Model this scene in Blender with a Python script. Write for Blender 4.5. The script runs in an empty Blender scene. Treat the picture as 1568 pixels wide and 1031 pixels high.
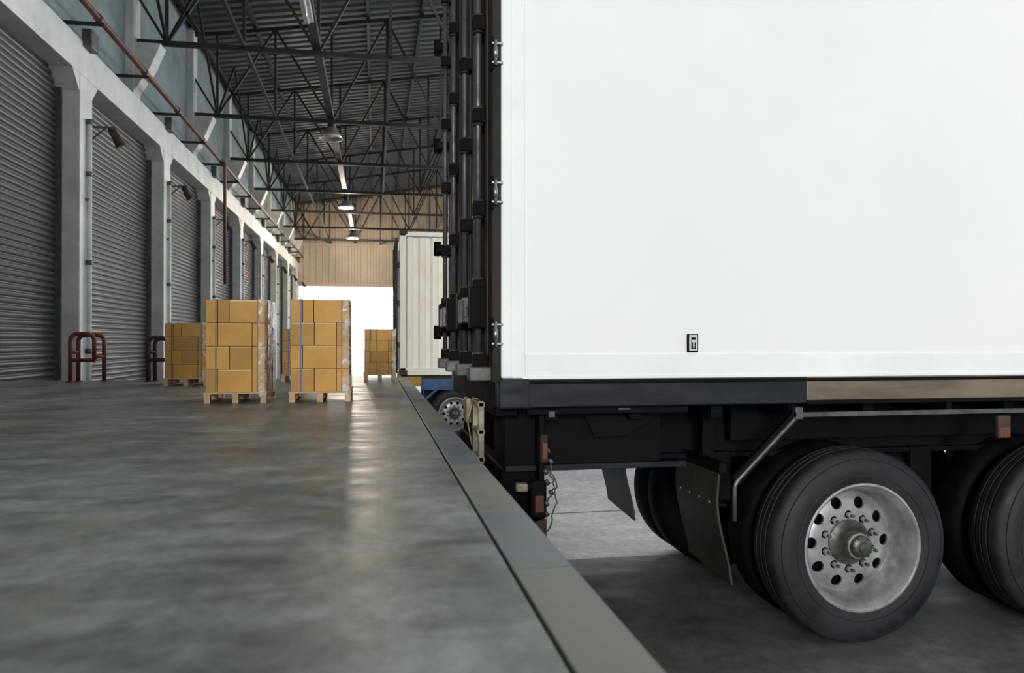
import bpy, bmesh, math, random
from mathutils import Vector, Matrix
random.seed(7)
scene = bpy.context.scene
D = bpy.data

# ------------------------------------------------------------ materials
def mat(name, c1, c2=None, scale=3.0, rough=0.6, rough2=None, metal=0.0, bump=0.0, bscale=None,
        stretch=(1,1,1), lo=0.35, hi=0.65, spec=0.5, detail=6):
    m = D.materials.new(name); m.use_nodes = True
    nt = m.node_tree; N = nt.nodes; L = nt.links
    b = N['Principled BSDF']
    b.inputs['Base Color'].default_value = (*c1, 1)
    b.inputs['Roughness'].default_value = rough
    b.inputs['Metallic'].default_value = metal
    b.inputs['Specular IOR Level'].default_value = spec
    tc = N.new('ShaderNodeTexCoord'); mp = N.new('ShaderNodeMapping')
    mp.inputs['Scale'].default_value = stretch
    L.new(tc.outputs['Object'], mp.inputs['Vector'])
    nz = N.new('ShaderNodeTexNoise'); nz.inputs['Scale'].default_value = scale
    nz.inputs['Detail'].default_value = detail; nz.inputs['Roughness'].default_value = 0.65
    L.new(mp.outputs[0], nz.inputs['Vector'])
    r = N.new('ShaderNodeValToRGB')
    r.color_ramp.elements[0].position = lo; r.color_ramp.elements[1].position = hi
    r.color_ramp.elements[0].color = (*c1, 1)
    r.color_ramp.elements[1].color = (*(c2 or [x*0.85 for x in c1]), 1)
    L.new(nz.outputs['Fac'], r.inputs['Fac']); L.new(r.outputs[0], b.inputs['Base Color'])
    if rough2 is not None:
        mr = N.new('ShaderNodeMapRange')
        mr.inputs[1].default_value = lo; mr.inputs[2].default_value = hi
        mr.inputs[3].default_value = rough; mr.inputs[4].default_value = rough2
        L.new(nz.outputs['Fac'], mr.inputs[0]); L.new(mr.outputs[0], b.inputs['Roughness'])
    if bump:
        n2 = N.new('ShaderNodeTexNoise'); n2.inputs['Scale'].default_value = bscale or scale*6
        n2.inputs['Detail'].default_value = 5
        L.new(mp.outputs[0], n2.inputs['Vector'])
        bp = N.new('ShaderNodeBump'); bp.inputs['Strength'].default_value = bump
        bp.inputs['Distance'].default_value = 0.01
        L.new(n2.outputs['Fac'], bp.inputs['Height']); L.new(bp.outputs[0], b.inputs['Normal'])
    return m

M = {}
M['white'] = mat('trailer_white', (0.85,0.88,0.88), (0.80,0.845,0.85), 0.4, 0.42, bump=0.02)
M['whitetrim'] = mat('trailer_trim_white', (0.88,0.92,0.93), (0.80,0.84,0.86), 2, 0.35)
M['black'] = mat('chassis_black', (0.0022,0.0027,0.004), (0.005,0.006,0.008), 6, 0.55, 0.75, spec=0.10)
M['railblack'] = mat('rail_dark_steel', (0.005,0.008,0.013), (0.015,0.019,0.025), 3, 0.28, 0.5, stretch=(1,1,4), spec=0.32)
M['railbrown'] = mat('rail_brown_reflection', (0.20,0.16,0.11), (0.11,0.09,0.065), 2.2, 0.45, stretch=(1,1,6))  # brown reflection painted into the rail's base colour
M['reardoor'] = mat('rear_door_dark', (0.022,0.018,0.014), (0.009,0.009,0.009), 5, 0.35, 0.6, stretch=(1,1,0.3), spec=0.3)
M['rust'] = mat('rusty_brown', (0.075,0.04,0.024), (0.03,0.02,0.015), 9, 0.7)
M['edge'] = mat('rear_frame_dark', (0.010,0.009,0.008), (0.030,0.023,0.017), 3, 0.6, stretch=(1,1,0.5), spec=0.2)
M['chrome'] = mat('worn_chrome', (0.45,0.46,0.47), (0.28,0.28,0.27), 20, 0.25, 0.5, metal=0.9)
M['greysteel'] = mat('grey_steel', (0.15,0.16,0.165), (0.07,0.075,0.075), 8, 0.4, 0.6, metal=0.6)
M['rubber'] = mat('tyre_rubber', (0.009,0.012,0.015), (0.022,0.026,0.031), 4, 0.5, 0.75, bump=0.1, bscale=60, spec=0.35)
M['rim'] = mat('wheel_rim_silver', (0.46,0.48,0.50), (0.25,0.26,0.27), 7, 0.34, 0.5, metal=0.5)
M['hub'] = mat('hub_dark_metal', (0.15,0.145,0.13), (0.06,0.055,0.05), 14, 0.4, 0.6, metal=0.6)
M['flap'] = mat('mudflap_olive', (0.048,0.046,0.030), (0.020,0.021,0.015), 6, 0.5)
M['orange'] = mat('orange_lens', (0.15,0.055,0.03), (0.09,0.035,0.02), 10, 0.3)
M['cream'] = mat('cream_paint', (0.42,0.40,0.28), (0.20,0.18,0.11), 14, 0.5)
M['contwhite'] = mat('container_cream', (0.93,0.90,0.80), (0.74,0.64,0.46), 2.2, 0.5, lo=0.52, hi=0.8, stretch=(1,1,0.5))
M['blue'] = mat('blue_paint', (0.03,0.12,0.30), (0.02,0.06,0.15), 8, 0.4)
M['yellow'] = mat('yellow_paint', (0.6,0.36,0.03), (0.35,0.2,0.03), 8, 0.5)
M['red'] = mat('red_barrier_paint', (0.20,0.035,0.024), (0.10,0.03,0.02), 12, 0.45)
M['redd'] = mat('old_barrier_paint', (0.08,0.032,0.025), (0.045,0.022,0.018), 12, 0.5)
M['pipe'] = mat('red_brown_pipe', (0.19,0.07,0.045), (0.10,0.045,0.03), 6, 0.5)
M['conc'] = mat('column_painted_concrete', (0.70,0.71,0.68), (0.50,0.525,0.51), 2.0, 0.5, bump=0.1)
M['wall'] = mat('wall_bluegrey', (0.30,0.36,0.365), (0.18,0.235,0.24), 1.2, 0.8, bump=0.1)
M['door'] = mat('roller_door_steel', (0.055,0.060,0.058), (0.10,0.094,0.082), 1.2, 0.42, 0.55, metal=0.3)
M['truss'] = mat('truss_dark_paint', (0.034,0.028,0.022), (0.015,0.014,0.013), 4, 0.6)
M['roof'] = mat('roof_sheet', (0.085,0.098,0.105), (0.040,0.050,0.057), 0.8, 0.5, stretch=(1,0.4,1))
M['gable'] = mat('gable_sheet', (0.62,0.50,0.38), (0.46,0.37,0.28), 0.8, 0.5)
M['lamp'] = mat('lamp_aluminium', (0.55,0.56,0.56), (0.4,0.4,0.4), 9, 0.35, metal=0.6)
M['bulb'] = mat('lamp_glass', (0.8,0.82,0.8), None, 9, 0.1)
M['wood'] = mat('pallet_wood', (0.66,0.46,0.29), (0.46,0.31,0.18), 16, 0.7, stretch=(0.3,1,1))
M['card'] = mat('cardboard', (0.66,0.36,0.075), (0.56,0.29,0.055), 6, 0.6)
M['cardd'] = mat('cardboard_dark', (0.52,0.28,0.06), (0.44,0.23,0.05), 6, 0.6)
M['tape'] = mat('packing_tape', (0.62,0.40,0.16), None, 8, 0.25)
M['strap'] = mat('strap_blue', (0.03,0.12,0.40), None, 8, 0.4)
M['gap'] = mat('dark_gap', (0.004,0.004,0.004), None, 8, 0.9, spec=0.1)
M['label'] = mat('latch_plate', (0.62,0.63,0.62), (0.5,0.5,0.5), 8, 0.4)
M['curb'] = mat('dock_curb_steel', (0.085,0.105,0.12), (0.15,0.15,0.135), 2.6, 0.42, 0.58, lo=0.42, hi=0.6, bump=0.15)
M['curb2'] = mat('dock_curb_worn', (0.115,0.108,0.09), (0.155,0.155,0.14), 3.1, 0.42, 0.58, lo=0.42, hi=0.6, bump=0.15)
M['curb3'] = mat('dock_curb_blue', (0.065,0.085,0.105), (0.10,0.12,0.135), 3.1, 0.42, 0.58, lo=0.42, hi=0.6, bump=0.15)
M['pale'] = mat('overexposed_yard', (0.86,0.87,0.86), (0.80,0.81,0.80), 0.3, 0.7)  # overexposed far yard: brightness put into a near-white base colour

# stretch wrap film
m = D.materials.new('stretch_film'); m.use_nodes = True
nt = m.node_tree; N = nt.nodes; L = nt.links; b = N['Principled BSDF']
b.inputs['Base Color'].default_value = (0.9,0.9,0.88,1); b.inputs['Roughness'].default_value = 0.15
tc = N.new('ShaderNodeTexCoord'); nz = N.new('ShaderNodeTexNoise'); nz.inputs['Scale'].default_value = 14
nz.inputs['Detail'].default_value = 6; nz.inputs['Distortion'].default_value = 1.5
L.new(tc.outputs['Object'], nz.inputs['Vector'])
mr = N.new('ShaderNodeMapRange'); mr.inputs[1].default_value = 0.42; mr.inputs[2].default_value = 0.68
mr.inputs[3].default_value = 0.05; mr.inputs[4].default_value = 0.65
L.new(nz.outputs['Fac'], mr.inputs[0]); L.new(mr.outputs[0], b.inputs['Alpha'])
bp = N.new('ShaderNodeBump'); bp.inputs['Strength'].default_value = 0.5; bp.inputs['Distance'].default_value=0.01
L.new(nz.outputs['Fac'], bp.inputs['Height']); L.new(bp.outputs[0], b.inputs['Normal'])
M['film'] = m

# concrete floor: mottled, patches, varied gloss
def concrete(name, dark, light, warm, r0, r1, s1=0.9, streakamt=0.5):
    m = D.materials.new(name); m.use_nodes = True
    nt = m.node_tree; N = nt.nodes; L = nt.links; b = N['Principled BSDF']
    tc = N.new('ShaderNodeTexCoord')
    def noise(scale, st, det=8, dist=0.0, ro=0.6):
        mp = N.new('ShaderNodeMapping'); mp.inputs['Scale'].default_value = st
        L.new(tc.outputs['Object'], mp.inputs['Vector'])
        n = N.new('ShaderNodeTexNoise'); n.inputs['Scale'].default_value = scale
        n.inputs['Detail'].default_value = det; n.inputs['Distortion'].default_value = dist
        n.inputs['Roughness'].default_value = ro
        L.new(mp.outputs[0], n.inputs['Vector']); return n.outputs['Fac']
    def ramp(f, p0, p1, c0, c1):
        r = N.new('ShaderNodeValToRGB'); r.color_ramp.elements[0].position = p0
        r.color_ramp.elements[1].position = p1
        r.color_ramp.elements[0].color = (*c0,1); r.color_ramp.elements[1].color = (*c1,1)
        L.new(f, r.inputs['Fac']); return r.outputs[0]
    def mix(f, a, c, mode='MIX'):
        x = N.new('ShaderNodeMix'); x.data_type = 'RGBA'; x.blend_type = mode
        if isinstance(f, float): x.inputs[0].default_value = f
        else: L.new(f, x.inputs[0])
        L.new(a, x.inputs[6]); L.new(c, x.inputs[7]); return x.outputs[2]
    big = noise(s1, (1,0.8,1)); fine = noise(11*s1, (1,0.7,1), 10, 0, 0.7); streak = noise(2.6*s1, (0.7,1.6,1), 6, 0.3)
    warmn = noise(1.3*s1, (1,0.8,1), 4)
    base = ramp(big, 0.36, 0.64, dark, light)
    st = ramp(streak, 0.40, 0.62, (0.72,0.72,0.72), (1.35,1.35,1.35))
    c = mix(streakamt, base, st, 'MULTIPLY')
    fn = ramp(fine, 0.35, 0.65, (0.70,0.70,0.70), (1.22,1.22,1.22))
    c = mix(0.9, c, fn, 'MULTIPLY')
    wf = ramp(warmn, 0.55, 0.72, (0,0,0), (1,1,1))
    wc = N.new('ShaderNodeRGB'); wc.outputs[0].default_value = (*warm,1)
    w2 = N.new('ShaderNodeMath'); w2.operation='MULTIPLY'; w2.inputs[1].default_value = 0.6
    L.new(wf, w2.inputs[0])
    c = mix(w2.outputs[0], c, wc.outputs[0])
    L.new(c, b.inputs['Base Color'])
    mr = N.new('ShaderNodeMapRange'); mr.inputs[1].default_value = 0.35; mr.inputs[2].default_value = 0.65
    mr.inputs[3].default_value = r0; mr.inputs[4].default_value = r1
    L.new(streak, mr.inputs[0]); L.new(mr.outputs[0], b.inputs['Roughness'])
    bp = N.new('ShaderNodeBump'); bp.inputs['Strength'].default_value = 0.1; bp.inputs['Distance'].default_value = 0.01
    L.new(fine, bp.inputs['Height']); L.new(bp.outputs[0], b.inputs['Normal'])
    return m
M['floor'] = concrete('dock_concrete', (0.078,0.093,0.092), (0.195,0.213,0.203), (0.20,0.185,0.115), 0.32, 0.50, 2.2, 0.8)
M['ground'] = concrete('yard_concrete_shaded', (0.10,0.103,0.097), (0.155,0.157,0.15), (0.125,0.12,0.105), 0.5, 0.75, 1.2, 0.4)  # shade in front of the trailer painted as darker concrete
M['ground2'] = concrete('yard_concrete_lit', (0.34,0.35,0.345), (0.46,0.47,0.46), (0.36,0.35,0.32), 0.4, 0.6, 1.5, 0.5)  # same yard, paler: light behind the trailer put into the colour

# ------------------------------------------------------------ mesh builder
class B:
    def __init__(s): s.bm = bmesh.new(); s.mats = []
    def mi(s, k):
        if k not in s.mats: s.mats.append(k)
        return s.mats.index(k)
    def face(s, pts, k):
        vs = [s.bm.verts.new(p) for p in pts]
        f = s.bm.faces.new(vs); f.material_index = s.mi(k); return f
    def box(s, x0, x1, y0, y1, z0, z1, k, bev=0.0):
        r = bmesh.ops.create_cube(s.bm, size=1.0)
        vs = r['verts']
        for v in vs:
            v.co = Vector((x0+(v.co.x+.5)*(x1-x0), y0+(v.co.y+.5)*(y1-y0), z0+(v.co.z+.5)*(z1-z0)))
        fs = set(f for v in vs for f in v.link_faces)
        i = s.mi(k)
        for f in fs: f.material_index = i
        if bev:
            es = list(set(e for v in vs for e in v.link_edges))
            rr = bmesh.ops.bevel(s.bm, geom=es, offset=bev, segments=2, affect='EDGES', profile=0.5)
            for f in rr['faces']: f.material_index = i
    def beam(s, p, q, w, h, k):
        p, q = Vector(p), Vector(q); d = (q-p); l = d.length; d.normalize()
        up = Vector((0,0,1)) if abs(d.z) < 0.95 else Vector((0,1,0))
        a = d.cross(up).normalized()*w/2; c = a.cross(d).normalized()*h/2
        P = [p-a-c, p+a-c, p+a+c, p-a+c]; Q = [x+(q-p) for x in P]
        vs = [s.bm.verts.new(x) for x in P+Q]; i = s.mi(k)
        for f in [(3,2,1,0),(4,5,6,7),(0,1,5,4),(1,2,6,5),(2,3,7,6),(3,0,4,7)]:
            ff = s.bm.faces.new([vs[j] for j in f]); ff.material_index = i
    def cyl(s, p, q, r, k, n=12, r2=None, smooth=True):
        p, q = Vector(p), Vector(q); d = (q-p).normalized()
        up = Vector((0,0,1)) if abs(d.z) < 0.95 else Vector((1,0,0))
        a = d.cross(up).normalized(); c = d.cross(a)
        r2 = r if r2 is None else r2; i = s.mi(k)
        R0 = [s.bm.verts.new(p+(a*math.cos(t)+c*math.sin(t))*r) for t in [2*math.pi*j/n for j in range(n)]]
        R1 = [s.bm.verts.new(q+(a*math.cos(t)+c*math.sin(t))*r2) for t in [2*math.pi*j/n for j in range(n)]]
        for j in range(n):
            f = s.bm.faces.new([R0[j], R0[(j+1)%n], R1[(j+1)%n], R1[j]]); f.material_index = i; f.smooth = smooth
        f = s.bm.faces.new(R0[::-1]); f.material_index = i
        f = s.bm.faces.new(R1); f.material_index = i
    def tube(s, pts, r, k, n=8):
        pts = [Vector(p) for p in pts]; i = s.mi(k); rings = []
        ref = Vector((0.13,0.31,0.94)).normalized()
        for j, p in enumerate(pts):
            d = (pts[min(j+1,len(pts)-1)]-pts[max(j-1,0)]).normalized()
            if abs(d.dot(ref)) > 0.97: rf = Vector((1,0,0))
            else: rf = ref
            a = d.cross(rf).normalized(); c = d.cross(a)
            rings.append([s.bm.verts.new(p+(a*math.cos(t)+c*math.sin(t))*r) for t in [2*math.pi*u/n for u in range(n)]])
        for R0, R1 in zip(rings, rings[1:]):
            for j in range(n):
                f = s.bm.faces.new([R0[j], R0[(j+1)%n], R1[(j+1)%n], R1[j]]); f.material_index = i; f.smooth = True
        f = s.bm.faces.new(rings[0][::-1]); f.material_index = i
        f = s.bm.faces.new(rings[-1]); f.material_index = i
    def lathe(s, c, prof, k, n=64, axis='Y'):
        c = Vector(c); i = s.mi(k); rings = []
        for r, t in prof:
            ring = []
            for j in range(n):
                a = 2*math.pi*j/n
                if axis == 'Y': ring.append(s.bm.verts.new(c+Vector((r*math.cos(a), t, r*math.sin(a)))))
                else: ring.append(s.bm.verts.new(c+Vector((r*math.cos(a), r*math.sin(a), t))))
            rings.append(ring)
        for R0, R1 in zip(rings, rings[1:]):
            for j in range(n):
                f = s.bm.faces.new([R0[j], R0[(j+1)%n], R1[(j+1)%n], R1[j]]); f.material_index = i; f.smooth = True
    def done(s, name, parent=None, recalc=True, split=None):
        if recalc: bmesh.ops.recalc_face_normals(s.bm, faces=s.bm.faces)
        me = D.meshes.new(name); s.bm.to_mesh(me); s.bm.free()
        for k in s.mats: me.materials.append(M[k])
        o = D.objects.new(name, me); scene.collection.objects.link(o)
        if parent: o.parent = parent
        if split:
            md = o.modifiers.new('es', 'EDGE_SPLIT'); md.split_angle = math.radians(split)
        return o

def empty(name, loc=(0,0,0)):
    e = D.objects.new(name, None); e.location = loc; scene.collection.objects.link(e); return e

def smooth_path(pts, r, n=6):
    pts = [Vector(p) for p in pts]; out = [pts[0]]
    for a, b_, c in zip(pts, pts[1:], pts[2:]):
        d1 = (a-b_).normalized()*r; d2 = (c-b_).normalized()*r
        for j in range(n+1):
            t = j/n; out.append((b_+d1)*(1-t)**2 + b_*2*t*(1-t) + (b_+d2)*t*t)
    out.append(pts[-1]); return out

G = -1.2      # yard level
# ------------------------------------------------------------ floors
DE = 7.4      # end of the level dock
b = B()
b.box(-3.74, 0.208, -3.0, DE, G, 0.0, 'floor')
b.done('floor')
b = B()   # ramp going down behind the dock
slope = 0.0525; RY = DE + 1.195/slope
xl = -3.45
vs = [(xl,DE,0),(0.31,DE,0),(0.31,RY,G+0.005),(xl,RY,G+0.005)]
b.face(vs, 'floor')
b.face([(0.31,DE,0),(0.31,DE,G),(0.31,RY,G),(0.31,RY,G+0.005)], 'floor')
b.face([(xl,DE,0),(xl,DE,G),(xl,RY,G),(xl,RY,G+0.005)], 'floor')
b.face([(xl,DE,0),(0.31,DE,0),(0.31,DE,G),(xl,DE,G)], 'floor')
b.done('ramp')
b = B()
y = -3.0; rr = random.Random(11); kk = 0
seq = ['curb','curb3','curb2','curb','curb2','curb3']
while y < DE-0.01:
    l = rr.choice([0.28,0.4,0.6]); l = min(l, DE-y)
    b.box(0.214, 0.31, y+0.001, y+l-0.001, -0.10, 0.002, seq[kk%6], 0.002); y += l; kk += 1
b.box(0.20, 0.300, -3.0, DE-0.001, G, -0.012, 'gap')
b.done('trim_dock_edge')
b = B()
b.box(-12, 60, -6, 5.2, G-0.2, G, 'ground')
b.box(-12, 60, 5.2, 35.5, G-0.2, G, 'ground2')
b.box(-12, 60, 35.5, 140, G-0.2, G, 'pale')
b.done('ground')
b = B()
for yy in (2.55, 6.6, 10.6): b.box(0.32, 16, yy, yy+0.015, G, G+0.0015, 'gap')
for xx in (5.2,): b.box(xx, xx+0.015, -2, 14, G, G+0.0015, 'gap')
b.done('ground_joints')

# ------------------------------------------------------------ left wall
PX = 3.70; C0 = 9.92 - 3*PX
XF, XD = -3.53, -3.75
HZ0, HZ1 = 3.62, 4.04
RZ = lambda x: 6.75 + 0.16*(x+3.9)
b = B()
yk = [C0+PX*i for i in range(11)]
yend = 37.0
for y0 in yk:
    b.box(XD-0.2, XF, y0, y0+0.40, G, HZ0, 'conc', 0.012)
for y0, y1 in zip(yk, yk[1:]):
    for (ya, s) in ((y0+0.40, 1), (y1, -1)):
        t = 0.22
        A = [(XF-0.01,ya,HZ0),(XF-0.01,ya+s*t,HZ0),(XF-0.01,ya,HZ0-t)]
        Bk = [(XD-0.1,p[1],p[2]) for p in A]
        b.face(A,'conc'); b.face([A[1],A[2],Bk[2],Bk[1]],'conc')
b.box(XD-0.2, XF+0.0, yk[0], yend, HZ0, HZ1, 'conc', 0.01)
b.box(XD-0.2, XD, yk[0], yend, HZ1, RZ(XD)-0.0, 'wall')
b.box(XD-0.2, XD+0.02, yk[-1]+0.4, yend, G, HZ0, 'wall')
b.done('wall_left')
b = B()      # end wall added behind the camera to shade left floor and doors
b.box(-3.95, -2.7, -3.2, -3.0, G, RZ(-3.9), 'wall'); b.done('wall_light_blocker')
# pilasters + corbels above the lintel
TY = [8.65+3.83*i for i in range(0, 8)]
b = B()
for y0 in [4.8]+TY:
    b.box(XD-0.05, XD+0.12, y0-0.17, y0+0.17, HZ1, RZ(XD)-0.05, 'conc', 0.01)
    P = [(XD+0.12,4.2),(XD+0.34,4.55),(XD+0.50,4.94),(XD+0.12,4.94)]
    f0 = [(x,y0-0.15,z) for x,z in P]; f1 = [(x,y0+0.15,z) for x,z in P]
    b.face(f0,'conc'); b.face(f1[::-1],'conc')
    for i in range(4):
        j=(i+1)%4; b.face([f0[i],f0[j],f1[j],f1[i]],'conc')
b.done('wall_pilasters')

# roller doors
for n,(y0,y1) in enumerate(zip(yk, yk[1:])):
    b = B(); i = b.mi('door'); xs = XD-0.06
    a, c = y0+0.38, y1+0.02
    z = G; prev = None
    prof = [(0,0),(0.018,0.018),(0.024,0.036),(0.018,0.054),(0.0,0.070)]; per = 0.075
    while z < HZ0+0.05:
        for dx, dz in prof:
            cur = (b.bm.verts.new((xs+dx,a,z+dz)), b.bm.verts.new((xs+dx,c,z+dz)))
            if prev:
                f = b.bm.faces.new([prev[0],prev[1],cur[1],cur[0]]); f.material_index = i
            prev = cur
        z += per
    b.box(XD-0.05, XD+0.02, a+0.0, a+0.05, G, HZ0-0.2, 'greysteel')
    b.box(XD-0.05, XD+0.02, c-0.06, c-0.02, G, HZ0-0.2, 'greysteel')
    b.done('door_%d' % (n+1))

# red service pipe with brackets and drops
b = B()
b.tube([(-3.3,-1,4.27),(-3.3,20,4.27),(-3.3,36,4.27)], 0.04, 'pipe', 10)
b.tube([(-3.42,-1,4.42),(-3.42,36,4.42)], 0.02, 'truss', 8)
b.tube(smooth_path([(-3.3,17.1,4.27),(-3.22,17.2,4.27),(-3.22,17.25,1.6)],0.08), 0.035, 'pipe', 10)
for i in range(20):
    y = 0.6+i*1.85
    b.beam((XD+0.0,y,4.2),(-3.24,y,4.2),0.03,0.04,'truss')
    b.beam((-3.3,y,4.2),(-3.3,y,4.33),0.03,0.05,'truss')
    b.cyl((-3.3,y-0.05,4.27),(-3.3,y+0.05,4.27),0.052,'pipe',10)
for y0 in yk:
    b.box(XF-0.02, XF+0.10, y0+0.08, y0+0.34, 3.98, 4.2, 'greysteel', 0.01)
b.done('service_pipe')

for y0 in yk[3:]:
    b = B()
    b.tube([(XF+0.035,y0+0.20,G+0.05),(XF+0.035,y0+0.20,3.1)], 0.03, 'conc', 10)
    for z in (0.2,1.3,2.4,3.05): b.cyl((XF+0.035,y0+0.20,z),(XF+0.035,y0+0.20,z+0.06),0.036,'greysteel',10)
    b.box(XF+0.0,XF+0.04,y0+0.16,y0+0.24,2.1,2.13,'greysteel')
    b.done('drain_pipe')
for y0 in yk[3:]:
    b = B()
    b.beam((XF-0.02,y0+0.3,3.05),(XF+0.24,y0+0.5,3.10),0.025,0.025,'truss')
    b.beam((XF-0.02,y0+0.3,2.85),(XF+0.14,y0+0.42,3.06),0.02,0.02,'truss')
    b.cyl((XF+0.18,y0+0.5,3.10),(XF+0.30,y0+0.55,2.88),0.04,'rust',12,0.07)
    b.done('wall_lamp')

# ------------------------------------------------------------ roof + trusses
XN = -0.75
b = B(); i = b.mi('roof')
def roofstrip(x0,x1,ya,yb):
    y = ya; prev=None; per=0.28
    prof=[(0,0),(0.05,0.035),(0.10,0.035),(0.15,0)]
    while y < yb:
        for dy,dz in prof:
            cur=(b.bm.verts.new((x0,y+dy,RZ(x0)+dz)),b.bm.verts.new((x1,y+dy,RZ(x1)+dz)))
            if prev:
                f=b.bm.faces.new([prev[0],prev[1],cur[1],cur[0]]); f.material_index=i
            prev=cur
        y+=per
roofstrip(-4.0, XN, -3.0, 11.0)  # unseen near strip, cut narrow to let sky light onto the dock edge
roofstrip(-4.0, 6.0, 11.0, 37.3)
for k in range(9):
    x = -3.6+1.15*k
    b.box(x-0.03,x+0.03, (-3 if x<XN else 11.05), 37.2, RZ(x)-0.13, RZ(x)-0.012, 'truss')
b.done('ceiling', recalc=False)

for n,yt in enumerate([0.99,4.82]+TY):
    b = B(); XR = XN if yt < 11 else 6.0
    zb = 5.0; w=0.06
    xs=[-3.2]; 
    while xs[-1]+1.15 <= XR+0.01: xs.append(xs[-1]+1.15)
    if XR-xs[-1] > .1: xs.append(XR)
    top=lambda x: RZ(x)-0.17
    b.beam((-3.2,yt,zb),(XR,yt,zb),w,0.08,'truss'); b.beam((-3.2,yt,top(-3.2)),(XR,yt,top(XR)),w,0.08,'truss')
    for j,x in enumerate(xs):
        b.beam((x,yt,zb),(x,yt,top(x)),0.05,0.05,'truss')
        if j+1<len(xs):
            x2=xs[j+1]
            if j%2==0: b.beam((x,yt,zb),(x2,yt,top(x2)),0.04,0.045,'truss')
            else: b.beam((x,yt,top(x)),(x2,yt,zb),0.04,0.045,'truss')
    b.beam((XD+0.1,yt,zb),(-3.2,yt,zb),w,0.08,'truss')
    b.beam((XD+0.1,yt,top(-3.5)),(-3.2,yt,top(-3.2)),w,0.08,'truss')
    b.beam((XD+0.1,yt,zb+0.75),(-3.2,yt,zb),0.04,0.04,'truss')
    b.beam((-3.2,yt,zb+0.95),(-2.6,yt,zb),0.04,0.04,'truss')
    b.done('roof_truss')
b = B()
b.beam((-2.05,0.9,5.03),(-2.05,36.9,5.03),0.05,0.06,'truss')
for x in (0.25, 2.55):
    b.beam((x,12.4,5.03),(x,36.9,5.03),0.05,0.06,'truss')
b.box(-0.99,-0.86,0.9,36.9,5.05,5.17,'truss')
ys=[4.82]+TY
for y0,y1 in zip(ys,ys[1:]):
    b.beam((-3.2,y0,5.0),(-3.2,(y0+y1)/2,RZ(-3.2)-0.17),0.04,0.04,'truss')
    b.beam((-3.2,(y0+y1)/2,RZ(-3.2)-0.17),(-3.2,y1,5.0),0.04,0.04,'truss')
    if y0>12: b.beam((0.25,y0,5.0),(0.25,y1,RZ(.25)-0.2),0.04,0.04,'truss')
b.done('roof_bracing')

# gable wall over the opening
b = B(); i=b.mi('gable'); x=-3.8; prev=None; Yg=37.0
while x<6.0:
    for dx,dy in ((0,0),(0.12,0),(0.15,0.04),(0.27,0.04)):
        X=x+dx; cur=(b.bm.verts.new((X,Yg-dy,3.05)),b.bm.verts.new((X,Yg-dy,RZ(X)+0.02)))
        if prev:
            f=b.bm.faces.new([prev[0],prev[1],cur[1],cur[0]]); f.material_index=i
        prev=cur
    x+=0.30
b.box(-3.8,6.1,36.93,37.02,2.95,3.1,'gable'); b.box(-3.8,6.1,36.88,36.95,4.9,5.0,'gable')
b.box(5.8,6.1,36.9,37.2,G,3.0,'conc'); 
b.done('wall_back', recalc=False)

# pendant lamps; point lights added under the far two to brighten the back
for n,(x,y) in enumerate(((-0.93,16.5),(-0.93,25.0),(-0.93,32.4))):
    b = B(); z=4.92
    b.cyl((x,y,5.1),(x,y,z+0.14),0.02,'truss',8)
    b.cyl((x,y,z+0.16),(x,y,z-0.02),0.07,'truss',16)
    b.lathe((x,y,z-0.24),[(0.065,0.24),(0.12,0.19),(0.2,0.10),(0.25,0.0),(0.24,0.0),(0.19,0.095),(0.11,0.18)],'lamp',28,'Z')
    b.lathe((x,y,z-0.20),[(0.001,0.0),(0.07,0.01),(0.10,0.05),(0.07,0.12),(0.03,0.16)],'bulb',20,'Z')
    lo = b.done('pendant_lamp', recalc=False)
    if n:
        pl = D.lights.new('back_fill_light','POINT'); pl.energy=(0,220,430)[n]; pl.color=(1.0,0.84,0.66); pl.shadow_soft_size=0.12
        po = D.objects.new('back_fill_light',pl); po.location=(x,y,z-0.36); po.parent=lo
        scene.collection.objects.link(po)
b = B()
b.cyl((-0.93,10.5,5.1),(-0.93,10.5,4.95),0.02,'truss',8)
b.box(-1.0,-0.86,10.0,11.0,4.88,4.96,'lamp',0.01)
b.cyl((-0.93,10.05,4.86),(-0.93,10.95,4.86),0.02,'bulb',10)
b.done('ceiling_lamp')

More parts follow.
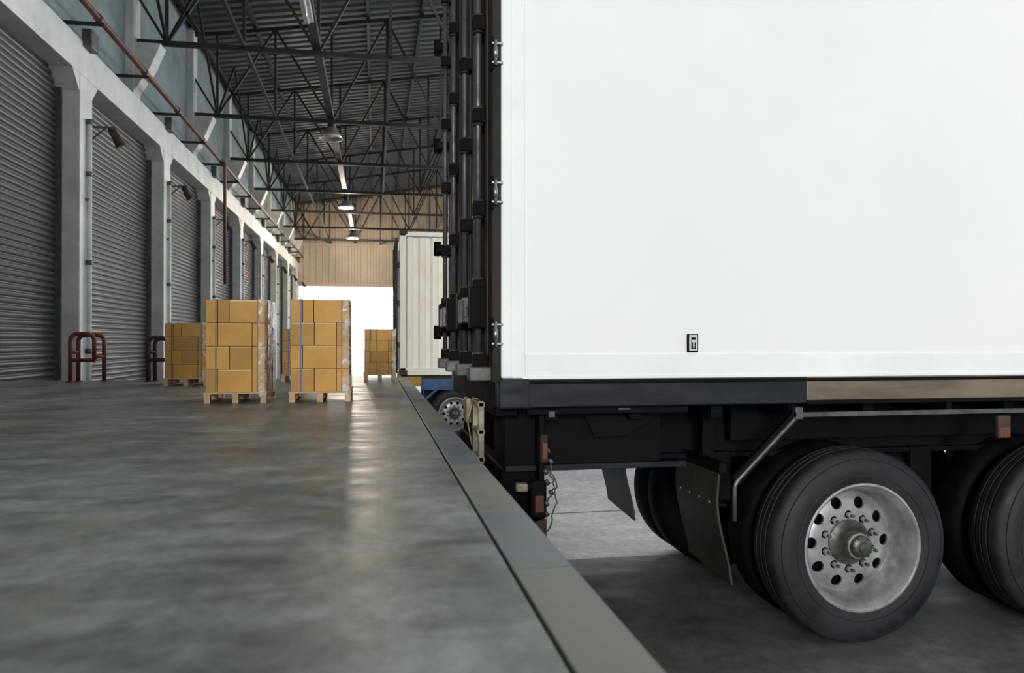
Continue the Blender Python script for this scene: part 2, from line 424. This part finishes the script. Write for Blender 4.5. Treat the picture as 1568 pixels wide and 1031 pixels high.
# ------------------------------------------------------------ wheels
def make_wheel(name, parent, X, Y, Z, R=0.5, W=0.27):
    s = R/0.5; e = B()
    def pr(l): return [(r*s, t*s) for r,t in l]
    tyre = [(0.318,0.035),(0.330,0.012),(0.36,0.004),(0.40,0.0),(0.435,0.006),(0.462,0.020),(0.482,0.030),(0.492,0.042),
            (0.498,0.055),(0.4985,0.088),(0.490,0.090),(0.490,0.100),(0.4995,0.102),(0.5,0.13),(0.491,0.132),(0.491,0.142),(0.5,0.144),
            (0.4985,0.172),(0.490,0.174),(0.490,0.184),(0.498,0.186),(0.494,0.222),(0.482,0.238),(0.44,0.262),(0.40,0.27),(0.34,0.26),(0.318,0.24)]
    e.lathe((0,0,0), pr(tyre), 'rubber', 96)
    for rr in (0.452,0.372):
        yy = 0.014 if rr>0.44 else 0.0035
        e.lathe((0,0,0), pr([(rr-0.004,yy+0.002),(rr-0.002,yy-0.004),(rr+0.002,yy-0.003),(rr+0.004,yy+0.003)]), 'rubber', 96)
    rim = [(0.330,0.030),(0.334,0.018),(0.330,0.010),(0.320,0.008),(0.312,0.014),(0.306,0.030),(0.296,0.040),(0.290,0.060),
           (0.283,0.085),(0.276,0.12),(0.272,0.16),(0.270,0.20)]
    e.lathe((0,0,0), pr(rim), 'rim', 96)
    e.lathe((0,0,0), pr([(0.27,0.19),(0.0,0.21)]), 'gap', 48)
    e.lathe((0,0,0), pr([(0.118,0.150),(0.118,0.125),(0.105,0.118),(0.090,0.110),(0.078,0.095),(0.074,0.055),(0.068,0.045),(0.058,0.040)]), 'hub', 48)
    e.lathe((0,0,0), pr([(0.058,0.045),(0.056,0.020),(0.046,0.010),(0.028,0.008),(0.026,0.002),(0.0005,0.0)]), 'hub', 40)
    e.lathe((0,0,0), pr([(0.064,0.050),(0.066,0.044),(0.060,0.038),(0.054,0.040)]), 'rim', 40)
    for j in range(6):
        a=2*math.pi*j/6; e.cyl((0.05*s*math.cos(a),0.03*s,0.05*s*math.sin(a)),(0.05*s*math.cos(a),0.006*s,0.05*s*math.sin(a)),0.006*s,'greysteel',6,smooth=False)
    for j in range(10):
        a = 2*math.pi*(j+0.5)/10; cx, cz = 0.142*s*math.cos(a), 0.142*s*math.sin(a)
        e.cyl((cx,0.145*s,cz),(cx,0.112*s,cz),0.0165*s,'rim',6,smooth=False)
        e.cyl((cx,0.115*s,cz),(cx,0.090*s,cz),0.009*s,'greysteel',8)
        e.cyl((cx,0.144*s,cz),(cx,0.136*s,cz),0.022*s,'rim',12)
    o = e.done(name, parent, recalc=True, split=40)
    o.location = (X,Y,Z)
    g = B()
    g.lathe((0,0,0), pr([(0.272,0.175),(0.262,0.172),(0.235,0.150),(0.205,0.139),(0.17,0.136),(0.112,0.136),(0.112,0.150),(0.17,0.150),(0.205,0.152),(0.235,0.163),(0.262,0.185),(0.272,0.187),(0.272,0.175)]), 'rim', 96)
    bmesh.ops.remove_doubles(g.bm, verts=g.bm.verts, dist=1e-5)
    do = g.done(name+'_disc', None)
    c = B()
    for j in range(10):
        a = 2*math.pi*j/10; cx, cz = 0.212*s*math.cos(a), 0.212*s*math.sin(a)
        c.cyl((cx,0.05*s,cz),(cx,0.30*s,cz),0.030*s,'gap',20)
    co = c.done('cutter', None)
    md = do.modifiers.new('b','BOOLEAN'); md.operation='DIFFERENCE'; md.object=co; md.solver='EXACT'
    dg = bpy.context.evaluated_depsgraph_get(); me = D.meshes.new_from_object(do.evaluated_get(dg))
    do.modifiers.clear(); do.data = me
    D.objects.remove(co, do_unlink=True)
    md = do.modifiers.new('es','EDGE_SPLIT'); md.split_angle=math.radians(35)
    do.parent = parent; do.location=(X,Y,Z)
    return o

def inner_tyre(b, X, Y, Z, R=0.5, W=0.27):
    s=R/0.5
    b.lathe((X,Y,Z), [(r*s,t*s) for r,t in [(0.0,0.02),(0.30,0.02),(0.33,0.005),(0.40,0.0),(0.45,0.012),(0.485,0.035),(0.5,0.07),(0.5,0.20),(0.485,0.24),(0.44,0.262),(0.33,0.265),(0.3,0.25),(0.0,0.25)]], 'black', 72)

# ------------------------------------------------------------ main trailer
TR = empty('semi_trailer', (0.57,3.4,0.18))
TRI = Matrix.Translation((-0.57,-3.4,-0.18))
def trailer_child(o):
    o.parent = TR; o.matrix_parent_inverse = TRI
X0,X1,Y0,Y1,Z0,Z1 = 0.57,12.6,3.4,5.55,0.185,3.0
b = B()
b.box(X0+0.012,X1,Y0+0.008,Y1-0.008,Z0,Z1,'white',0.004)
b.box(X0,X0+0.055,Y0-0.004,Y0+0.08,Z0,Z1+0.01,'whitetrim',0.012)
b.box(X0+0.05,X0+0.115,Y0,Y0+0.05,Z0,Z1+0.005,'whitetrim',0.007)
b.box(X0+0.115,X1+0.005,Y0+0.001,Y0+0.05,Z0,Z0+0.112,'whitetrim',0.005)
b.box(X0+0.1,X1+0.005,Y0-0.003,Y0+0.06,Z0-0.004,Z0+0.012,'whitetrim',0.003)
b.box(X0,X1,Y0+0.0,Y1,Z1-0.08,Z1+0.02,'whitetrim',0.01)
b.box(X0,X0+0.06,Y1-0.08,Y1,Z0,Z1,'whitetrim',0.01)
# latch plate
b.box(1.478,1.532,Y0-0.006,Y0+0.01,0.305,0.392,'gap',0.003)
b.box(1.484,1.526,Y0-0.010,Y0+0.0,0.375,0.388,'label',0.001)
b.box(1.484,1.494,Y0-0.010,Y0+0.0,0.312,0.376,'label',0.001)
b.box(1.517,1.526,Y0-0.010,Y0+0.0,0.312,0.376,'label',0.001)
b.box(1.494,1.517,Y0-0.010,Y0+0.0,0.312,0.320,'label',0.001)
b.box(1.496,1.515,Y0-0.014,Y0+0.0,0.352,0.364,'label',0.001)
b.box(1.502,1.509,Y0-0.014,Y0+0.0,0.325,0.352,'label',0.001)
trailer_child(b.done('body'))

# rear doors
b = B()
xr = X0-0.001
b.box(xr-0.008,X0+0.01,Y0+0.02,Y1-0.01,Z0,Z1,'reardoor')
for (ya,yb) in ((Y0+0.09,4.46),(4.49,Y1-0.08)):
    b.box(xr-0.035,xr,ya,yb,Z0+0.05,Z1-0.06,'reardoor',0.008)
    n=6
    for j in range(n):
        y=ya+0.08+(yb-ya-0.16)*j/(n-1)
        b.box(xr-0.048,xr-0.03,y-0.03,y+0.03,Z0+0.10,Z1-0.12,'reardoor',0.008)
b.box(xr-0.05,xr-0.03,4.45,4.50,Z0+0.05,Z1-0.06,'black')
b.box(xr-0.04,X0+0.001,Y0+0.004,Y0+0.05,Z0-0.02,Z1,'edge',0.006)
for y in (3.62,4.18,4.78,5.36):
    xx=xr-0.075
    b.cyl((xx,y,Z0-0.0),(xx,y,Z1-0.05),0.017,'greysteel',12)
    for z in (0.26,0.62,1.0,1.45,1.9,2.35,2.8):
        b.box(xx-0.028,xr-0.03,y-0.035,y+0.035,z-0.035,z+0.035,'black',0.006)
        b.cyl((xx,y,z-0.045),(xx,y,z+0.045),0.028,'greysteel',10)
    b.box(xx-0.05,xr,y-0.06,y+0.06,Z0-0.02,Z0+0.05,'greysteel',0.008)
for y,s in ((3.62,1),(4.18,-1),(4.78,1),(5.36,-1)):
    xx=xr-0.10
    b.beam((xx,y,0.52),(xx-0.02,y+s*0.42,0.50),0.014,0.035,'greysteel')
    b.box(xx-0.03,xr-0.03,y+s*0.36-0.04,y+s*0.36+0.04,0.45,0.58,'greysteel',0.008)
    b.box(xx-0.02,xr-0.03,y-0.05,y+0.05,0.42,0.62,'black',0.008)
for z in (0.42,1.03,1.78,2.5):
    b.box(xr-0.13,xr,Y1-0.10,Y1-0.02,z-0.03,z+0.03,'black',0.008)
    b.cyl((xr-0.12,Y1-0.06,z-0.05),(xr-0.12,Y1-0.06,z+0.05),0.028,'black',10)
for z in (0.39,1.04,1.68,2.4):
    b.box(xr-0.045,xr+0.008,Y0-0.012,Y0+0.03,z-0.050,z-0.038,'chrome',0.003)
    b.box(xr-0.045,xr+0.008,Y0-0.012,Y0+0.03,z+0.038,z+0.050,'chrome',0.003)
    b.cyl((xr-0.026,Y0-0.008,z-0.058),(xr-0.026,Y0-0.008,z+0.058),0.008,'chrome',12)
    b.cyl((xr-0.026,Y0-0.008,z-0.025),(xr-0.026,Y0-0.008,z+0.025),0.012,'chrome',12)
    b.box(xr-0.045,xr-0.035,Y0-0.01,Y0+0.05,z-0.075,z+0.075,'black')
trailer_child(b.done('rear_doors'))

# side rails and chassis
b = B()
b.box(X0+0.13,2.10,Y0-0.012,Y0+0.10,0.05,Z0-0.004,'railblack',0.006)
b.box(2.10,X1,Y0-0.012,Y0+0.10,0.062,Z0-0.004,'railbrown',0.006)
b.box(2.10,X1,Y0-0.016,Y0+0.02,0.045,0.066,'black',0.003)
b.box(X0+0.13,X1,Y0-0.018,Y0+0.02,0.160,0.176,'black',0.002)
b.box(X0-0.01,X0+0.135,Y0-0.018,Y0+0.14,0.045,Z0-0.001,'railblack',0.010)
b.box(X0-0.01,X0+0.135,Y1-0.14,Y1+0.01,0.045,Z0-0.001,'railblack',0.010)
b.box(X0,X1,Y1-0.10,Y1,0.05,Z0-0.004,'railblack')
b.box(X0+0.135,X1,Y0+0.08,Y1-0.08,0.10,Z0-0.002,'black')
b.box(X0-0.01,X0+0.10,Y0+0.1,Y1-0.1,0.0,Z0-0.002,'black',0.01)
x=0.8
while x<12: b.box(x,x+0.06,Y0+0.09,Y1-0.09,-0.02,0.11,'black'); x+=0.42
for y in (3.86,4.98):
    b.box(X0+0.05,12.4,y,y+0.12,-0.28,-0.255,'black'); b.box(X0+0.05,12.4,y,y+0.12,0.03,0.05,'black')
    b.box(X0+0.05,12.4,y+0.05,y+0.07,-0.26,0.04,'black')
b.box(0.62,1.42,3.60,3.63,-0.255,0.05,'black',0.005)
b.box(0.62,1.55,3.57,3.62,-0.275,-0.245,'railblack',0.004)
b.box(0.70,1.50,3.44,3.47,0.012,0.05,'black',0.004)
b.box(0.80,0.83,3.42,3.45,-0.0,0.03,'greysteel',0.003); b.box(1.14,1.20,3.42,3.46,0.03,0.04,'greysteel',0.003)
b.face([(1.0,3.55,0.02),(1.45,3.55,0.02),(1.22,3.55,-0.11),(1.06,3.55,-0.11)],'black')
b.box(0.60,0.80,3.60,5.35,-0.55,-0.26,'black',0.015)
b.box(0.62,0.80,3.62,3.72,-0.30,0.04,'black',0.01); b.box(0.62,0.80,5.2,5.3,-0.30,0.04,'black',0.01)
for y in (3.80,4.02):
    b.box(0.52,0.55,y,y+0.025,-0.27,0.05,'cream',0.004)
for z in (-0.26,-0.12,0.02): b.box(0.515,0.555,3.80,4.045,z,z+0.025,'cream',0.004)
b.box(0.50,0.53,4.15,4.3,-0.1,0.04,'cream',0.01)
b.tube([(0.53,4.08,0.05),(0.50,4.1,-0.08),(0.52,4.06,-0.2),(0.55,4.0,-0.3)],0.006,'cream')
b.box(0.77,0.795,3.49,3.60,-0.62,0.03,'black',0.005)
b.box(0.765,0.805,3.45,3.52,-0.22,-0.08,'edge',0.010)
b.box(0.775,0.80,3.445,3.455,-0.20,-0.12,'orange',0.004)
b.box(0.72,0.80,3.46,3.52,-0.48,-0.30,'black',0.012)
b.box(0.74,0.785,3.452,3.465,-0.45,-0.37,'orange',0.006)
b.face([(0.72,3.47,-0.50),(0.80,3.47,-0.48),(0.80,3.47,-0.60),(0.77,3.47,-0.64)],'rust')
b.box(0.66,0.72,3.5,3.55,-0.36,-0.32,'cream',0.01)
ch=[]
for j in range(26):
    t=j/25; ch.append((0.80+0.045*math.sin(t*3.14)+0.008*math.sin(t*23),3.46,-0.20-0.34*t+0.01*math.sin(t*31)))
b.tube(ch,0.0035,'greysteel',6)
ch=[(0.80+0.03*math.sin(t/12*3.14)+0.006*math.sin(t*2.1),3.45,-0.25-0.012*t) for t in range(13)]
b.tube(ch,0.004,'greysteel',6)
for j in range(7):
    z=-0.15-j*0.05; b.cyl((0.80+0.015*math.sin(j*2),3.47,z),(0.815+0.015*math.sin(j*2),3.47,z-0.02),0.010,'greysteel',8)
b.tube(smooth_path([(1.73,3.42,-0.52),(1.73,3.42,-0.34),(2.07,3.42,-0.012),(2.5,3.42,-0.012)],0.03),0.011,'greysteel',10)
b.beam((2.05,3.41,-0.006),(12.0,3.41,-0.006),0.02,0.022,'greysteel')
b.beam((1.74,3.44,-0.33),(2.06,3.44,-0.02),0.03,0.05,'black')
b.box(2.05,2.09,3.405,3.44,-0.03,0.03,'greysteel',0.004)
b.box(3.19,3.27,3.39,3.42,-0.15,-0.03,'rust',0.01); b.box(3.20,3.26,3.385,3.395,-0.145,-0.09,'orange',0.005)
for x in (2.9,3.5,4.4,5.4): b.box(x,x+0.03,3.41,3.5,-0.02,0.06,'black')
for (ya,yb,xb) in ((3.47,3.98,1.69),(4.82,5.4,1.67)):
    prev=None; i=b.mi('flap')
    for j in range(13):
        t=j/12; z=-0.27-0.55*t; x=xb-0.015-0.02*math.sin(t*5)+(0.04*t*t)
        cur=[b.bm.verts.new((x+dx,y,z-(0.03 if y==ya else 0)*t)) for dx,y in ((0,ya),(0,yb),(0.012,yb),(0.012,ya))]
        if prev:
            for u in range(4):
                f=b.bm.faces.new([prev[u],prev[(u+1)%4],cur[(u+1)%4],cur[u]]); f.material_index=i; f.smooth=False
        prev=cur
    b.box(xb-0.02,xb+0.02,ya-0.01,yb,-0.30,-0.24,'black',0.005)
    b.box(xb-0.025,xb+0.025,ya,yb,-0.46,-0.445,'black',0.003)
    b.box(xb,xb+0.06,(ya+yb)/2-0.03,(ya+yb)/2+0.03,-0.28,0.05,'black')
    for j in range(4): b.cyl((xb-0.04,ya+0.08+j*0.12,-0.45),(xb-0.01,ya+0.08+j*0.12,-0.45),0.010,'greysteel',6)
AX=(2.46,3.76,5.06)
for x in AX:
    b.cyl((x,3.75,-0.70),(x,5.2,-0.70),0.075,'black',16)
    b.cyl((x,4.0,-0.70),(x,4.08,-0.70),0.2,'black',32)
    for y in (4.12,4.86):
        for k2 in range(5):
            l=0.52-0.07*k2
            pts=[(x-l+2*l*t/8, y, -0.50-0.022*k2-0.10*(1-((t-4)/4)**2)) for t in range(9)]
            b.tube(pts,0.014,'black',6)
        b.box(x-0.06,x+0.06,y-0.05,y+0.05,-0.72,-0.52,'black')
for x in (1.86,3.11,4.41,5.7):
    for y in (3.85,4.95): b.box(x-0.07,x+0.07,y,y+0.14,-0.52,-0.25,'black',0.01)
b.box(1.9,5.6,3.80,3.84,-0.18,0.05,'black')
b.box(2.0,5.4,4.3,4.8,-0.25,0.0,'black',0.02)
b.cyl((2.9,4.0,-0.38),(3.2,4.0,-0.38),0.10,'black',20)
b.box(9.6,9.75,3.65,3.8,-1.15,0.0,'greysteel',0.01); b.box(9.6,9.75,5.1,5.25,-1.15,0.0,'greysteel',0.01)
b.box(9.5,9.85,3.55,3.9,-1.2,-1.15,'greysteel'); b.box(9.5,9.85,5.0,5.35,-1.2,-1.15,'greysteel')
for x in AX:
    inner_tyre(b,x,3.745,-0.70); inner_tyre(b,x-0.08,4.80,-0.70); inner_tyre(b,x-0.08,5.09,-0.70)
trailer_child(b.done('chassis'))
for n,x in enumerate(AX):
    w = make_wheel('wheel_%d'%(n+1), None, x, 3.45, -0.70)
    trailer_child(w); trailer_child(D.objects['wheel_%d_disc'%(n+1)])

# ------------------------------------------------------------ second container trailer
CT = empty('container_trailer', (0.38,11.8,-0.18))
CTI = Matrix.Translation((-0.38,-11.8,0.18))
def ctc(o): o.parent=CT; o.matrix_parent_inverse=CTI
b = B(); cx0,cx1,cy0,cy1,cz0,cz1=0.38,9.5,11.8,14.1,-0.18,2.06
i=b.mi('contwhite'); x=cx0+0.12; prev=None
while x<cx1-0.1:
    for dx,dy in ((0,0.0),(0.07,0.0),(0.10,0.045),(0.165,0.045)):
        cur=(b.bm.verts.new((x+dx,cy0+0.015+dy,cz0+0.1)),b.bm.verts.new((x+dx,cy0+0.015+dy,cz1-0.08)))
        if prev:
            f=b.bm.faces.new([prev[0],prev[1],cur[1],cur[0]]); f.material_index=i
        prev=cur
    x+=0.195
b.box(cx0+0.02,cx1,cy0+0.08,cy1,cz0+0.02,cz1-0.02,'contwhite')
b.box(cx0,cx0+0.10,cy0,cy0+0.12,cz0,cz1,'contwhite',0.01)
b.box(cx0,cx0+0.10,cy1-0.12,cy1,cz0,cz1,'contwhite',0.01)
b.box(cx0,cx1,cy0,cy0+0.08,cz1-0.07,cz1,'contwhite',0.008); b.box(cx0,cx1,cy0,cy0+0.08,cz0,cz0+0.12,'contwhite',0.008)
b.box(cx0-0.005,cx0+0.12,cy0-0.008,cy0+0.16,cz0-0.0,cz0+0.08,'rust',0.01); b.box(cx0-0.005,cx0+0.12,cy0-0.008,cy0+0.16,cz1-0.04,cz1+0.02,'rust',0.01)
for z in (0.25,0.9,1.5): b.box(cx0-0.03,cx0+0.02,cy0+0.02,cy0+0.1,z,z+0.09,'rust')
for y in (12.2,12.8,13.2,13.8): b.cyl((cx0-0.04,y,cz0+0.02),(cx0-0.04,y,cz1-0.05),0.02,'greysteel',8)
ctc(b.done('container'))
b = B()
b.box(0.42,9.2,11.9,12.0,-0.24,-0.18,'rust')
b.box(0.72,9.2,11.86,11.95,-0.42,-0.24,'blue',0.01); b.box(0.72,9.2,13.9,14.0,-0.42,-0.24,'blue')
b.box(0.40,0.72,11.84,14.0,-0.36,-0.20,'yellow',0.01); b.box(0.45,0.60,11.84,12.0,-0.58,-0.34,'black',0.01)
b.box(0.44,0.52,11.82,11.84,-0.34,-0.22,'orange')
pts=[(1.25+0.52*math.cos(a),11.86,-0.80+0.47*math.sin(a)) for a in [math.pi*j/16 for j in range(17)]]
for p,q in zip(pts,pts[1:]): b.beam(p,q,0.04,0.03,'blue')
for x in (1.25,2.35): 
    b.cyl((x,12.1,-0.80),(x,13.8,-0.80),0.06,'black'); inner_tyre(b,x,13.6,-0.80,0.4,0.25); inner_tyre(b,x,12.1,-0.8,0.4,.25)
b.box(7.8,7.95,12.0,12.1,-1.2,-0.4,'greysteel'); b.box(7.8,7.95,13.7,13.8,-1.2,-0.4,'greysteel')
b.box(0.8,9,12.6,12.75,-0.6,-0.3,'blue'); b.box(0.8,9,13.2,13.35,-0.6,-0.3,'blue')
ctc(b.done('chassis_frame'))
for n,x in enumerate((1.25,2.35)):
    w=make_wheel('truck_wheel_%d'%(n+1),None,x,11.84,-0.80,R=0.4)
    ctc(w); ctc(D.objects['truck_wheel_%d_disc'%(n+1)])

# ------------------------------------------------------------ pallets of boxes
def pallet(x0,y0,w,d,h,layers=4,seed=0,film=True):
    rnd=random.Random(seed); b=B(); hp=0.062
    for fx in (0,0.5,1):
        xx=x0-0.008+fx*(w+0.016-0.034)
        b.box(xx,xx+0.034,y0-0.006,y0+d+0.006,0.0,0.008,'wood')
        for fy in (0,0.5,1):
            yy=y0-0.006+fy*(d+0.012-0.04); b.box(xx,xx+0.034,yy,yy+0.04,0.008,hp-0.018,'wood',0.001)
        b.box(xx,xx+0.034,y0-0.006,y0+d+0.006,hp-0.018,hp-0.010,'wood')
    n=6
    for j in range(n):
        yy=y0-0.008+j*(d+0.016-0.05)/(n-1); b.box(x0-0.012,x0+w+0.012,yy,yy+0.05,hp-0.010,hp,'wood',0.001)
    b.box(x0+0.006,x0+w-0.006,y0+0.006,y0+d-0.006,hp+0.002,h-0.006,'gap')
    lh=(h-hp)/layers
    for l in range(layers):
        z0=hp+l*lh; z1=z0+lh-0.002
        cuts=[0.0,0.40,0.78,1.0] if l%2==(seed%2) else [0.0,0.20,0.78,1.0]
        cuts=[0,0.20,0.39,1.0] if (l==layers-1) else cuts
        for a,c in zip(cuts,cuts[1:]):
            ys=[0,0.5,1.0]
            for ya,yb in zip(ys,ys[1:]):
                j=rnd.uniform(-0.0015,0.0015)
                k='card' if rnd.random()<0.8 else 'cardd'
                b.box(x0+a*w+0.0016,x0+c*w-0.0016,y0+ya*d+0.001+j,y0+yb*d-0.001+j,z0,z1,k,0.0015)
                if c-a>0.3:
                    b.box(x0+a*w+0.004,x0+c*w-0.004,y0+ya*d+j+0.0003,y0+ya*d+j+0.002,z0+lh*0.93,z0+lh*0.97,'tape')
    for fx in (0.16,0.86) :
        xx=x0+fx*w
        b.box(xx,xx+0.006,y0-0.003,y0+d+0.003,hp-0.01,h+0.002,'strap')
    for fy in (0.25,0.75):
        yy=y0+fy*d; b.box(x0-0.003,x0+w+0.003,yy,yy+0.007,hp-0.01,h+0.002,'strap')
    if film:
        i=b.mi('film'); nz=16; ny=10
        grid=[]
        for a in range(nz+1):
            z=hp*0.6+(h+0.003-hp*0.6)*a/nz
            row=[b.bm.verts.new((x0+w*0.86+w*0.14*min(1,cc/2)+0.005+rnd.uniform(0,0.005),
                                  (y0-0.006-rnd.uniform(0,0.004)) if cc<3 else y0+d*(cc-2)/(ny-2),z)) for cc in range(ny+1)]
            grid.append(row)
        for r0,r1 in zip(grid,grid[1:]):
            for u in range(ny):
                f=b.bm.faces.new([r0[u],r0[u+1],r1[u+1],r1[u]]); f.material_index=i; f.smooth=True
        top=[]
        for a in range(5):
            top.append([b.bm.verts.new((x0+w*(0.35+0.65*u/5),y0-0.004+d*a/4,h+0.006+rnd.uniform(0,0.006))) for u in range(6)])
        for r0,r1 in zip(top,top[1:]):
            for u in range(5):
                f=b.bm.faces.new([r0[u],r0[u+1],r1[u+1],r1[u]]); f.material_index=i; f.smooth=True
    b.done('pallet_of_boxes', recalc=False)
pallet(-0.955,4.55,0.328,0.42,0.597,4,1)
pallet(-0.484,4.55,0.335,0.42,0.605,4,2)
pallet(-1.64,6.35,0.32,0.38,0.50,4,3)
pallet(-0.09,6.85,0.27,0.36,0.465,4,4)
pallet(-0.80,6.85,0.30,0.36,0.462,4,6)

# ------------------------------------------------------------ red barriers
def barrier(x,y,w=0.24,h=0.42,k='red'):
    b=B(); r=0.018
    b.tube(smooth_path([(x,y,0),(x,y,h),(x+w*0.8,y,h),(x+w*0.8,y,0.19)],0.07,8),r,k,12)
    b.tube(smooth_path([(x+w*0.8,y,0.21),(x+w*0.8,y,0.19),(x,y,0.19)],0.01,3),r*0.9,k,10)
    b.tube(smooth_path([(x+0.03,y+0.10,0),(x+0.03,y+0.10,h-0.01),(x+w,y+0.10,h-0.01),(x+w,y+0.10,0)],0.06,8),r,k,12)
    b.tube([(x+w*0.8,y,0.22),(x+w,y+0.10,0.22)],r*0.9,k,10); b.tube([(x,y,0.26),(x+0.03,y+0.10,0.26)],r*0.8,k,10)
    for (xx,yy) in ((x,y),(x+.03,y+.10),(x+w,y+.10)): b.cyl((xx,yy,0),(xx,yy,0.008),0.035,k,12)
    b.done('pipe_barrier')
barrier(-2.60,7.1); barrier(-1.97,7.1,0.2,0.39,'redd')

# ------------------------------------------------------------ light
w = D.worlds.new('World'); scene.world = w; w.use_nodes = True
nt = w.node_tree; N = nt.nodes; L = nt.links
bg = N['Background']
tc = N.new('ShaderNodeTexCoord'); sp = N.new('ShaderNodeSeparateXYZ'); L.new(tc.outputs['Generated'], sp.inputs[0])
def mrange(src, a, b_, c, d_):
    m_ = N.new('ShaderNodeMapRange'); m_.interpolation_type='SMOOTHSTEP'
    for q,v in zip((1,2,3,4),(a,b_,c,d_)): m_.inputs[q].default_value=v
    L.new(src, m_.inputs[0]); return m_.outputs[0]
back = mrange(sp.outputs['Z'], 0.1, 0.6, 0.9, 0.5)
front = mrange(sp.outputs['Z'], 0.02, 0.35, 6.5, 2.4)
fr = mrange(sp.outputs['Y'], -0.2, 0.6, 0.0, 1.0)
mx = N.new('ShaderNodeMix'); mx.data_type='FLOAT'; L.new(fr, mx.inputs[0]); L.new(back, mx.inputs[2]); L.new(front, mx.inputs[3])
L.new(mx.outputs[0], bg.inputs[1])
bg.inputs[0].default_value = (0.96,0.98,1.0,1)
s = D.lights.new('sun','SUN'); s.energy = 2.0; s.angle = math.radians(16); s.color=(1.0,0.97,0.93)
so = D.objects.new('sun', s); scene.collection.objects.link(so)
d = Vector((0.24, 1.0, -0.22))
so.rotation_euler = d.to_track_quat('-Z','Y').to_euler()

try:
    scene.view_settings.view_transform = 'Standard'
    scene.view_settings.look = 'None'
except Exception as ex: print(ex)

# ------------------------------------------------------------ camera
cam = D.cameras.new('camera'); co = D.objects.new('camera', cam); scene.collection.objects.link(co)
cam.sensor_width = 36; cam.lens = 26.4; cam.clip_start = 0.05; cam.clip_end = 300
cam.dof.use_dof = True; cam.dof.focus_distance = 4.0; cam.dof.aperture_fstop = 4.5
co.location = (0,0,0.36)
co.rotation_euler = (math.radians(90.32), 0, math.radians(-10.35))
scene.camera = co
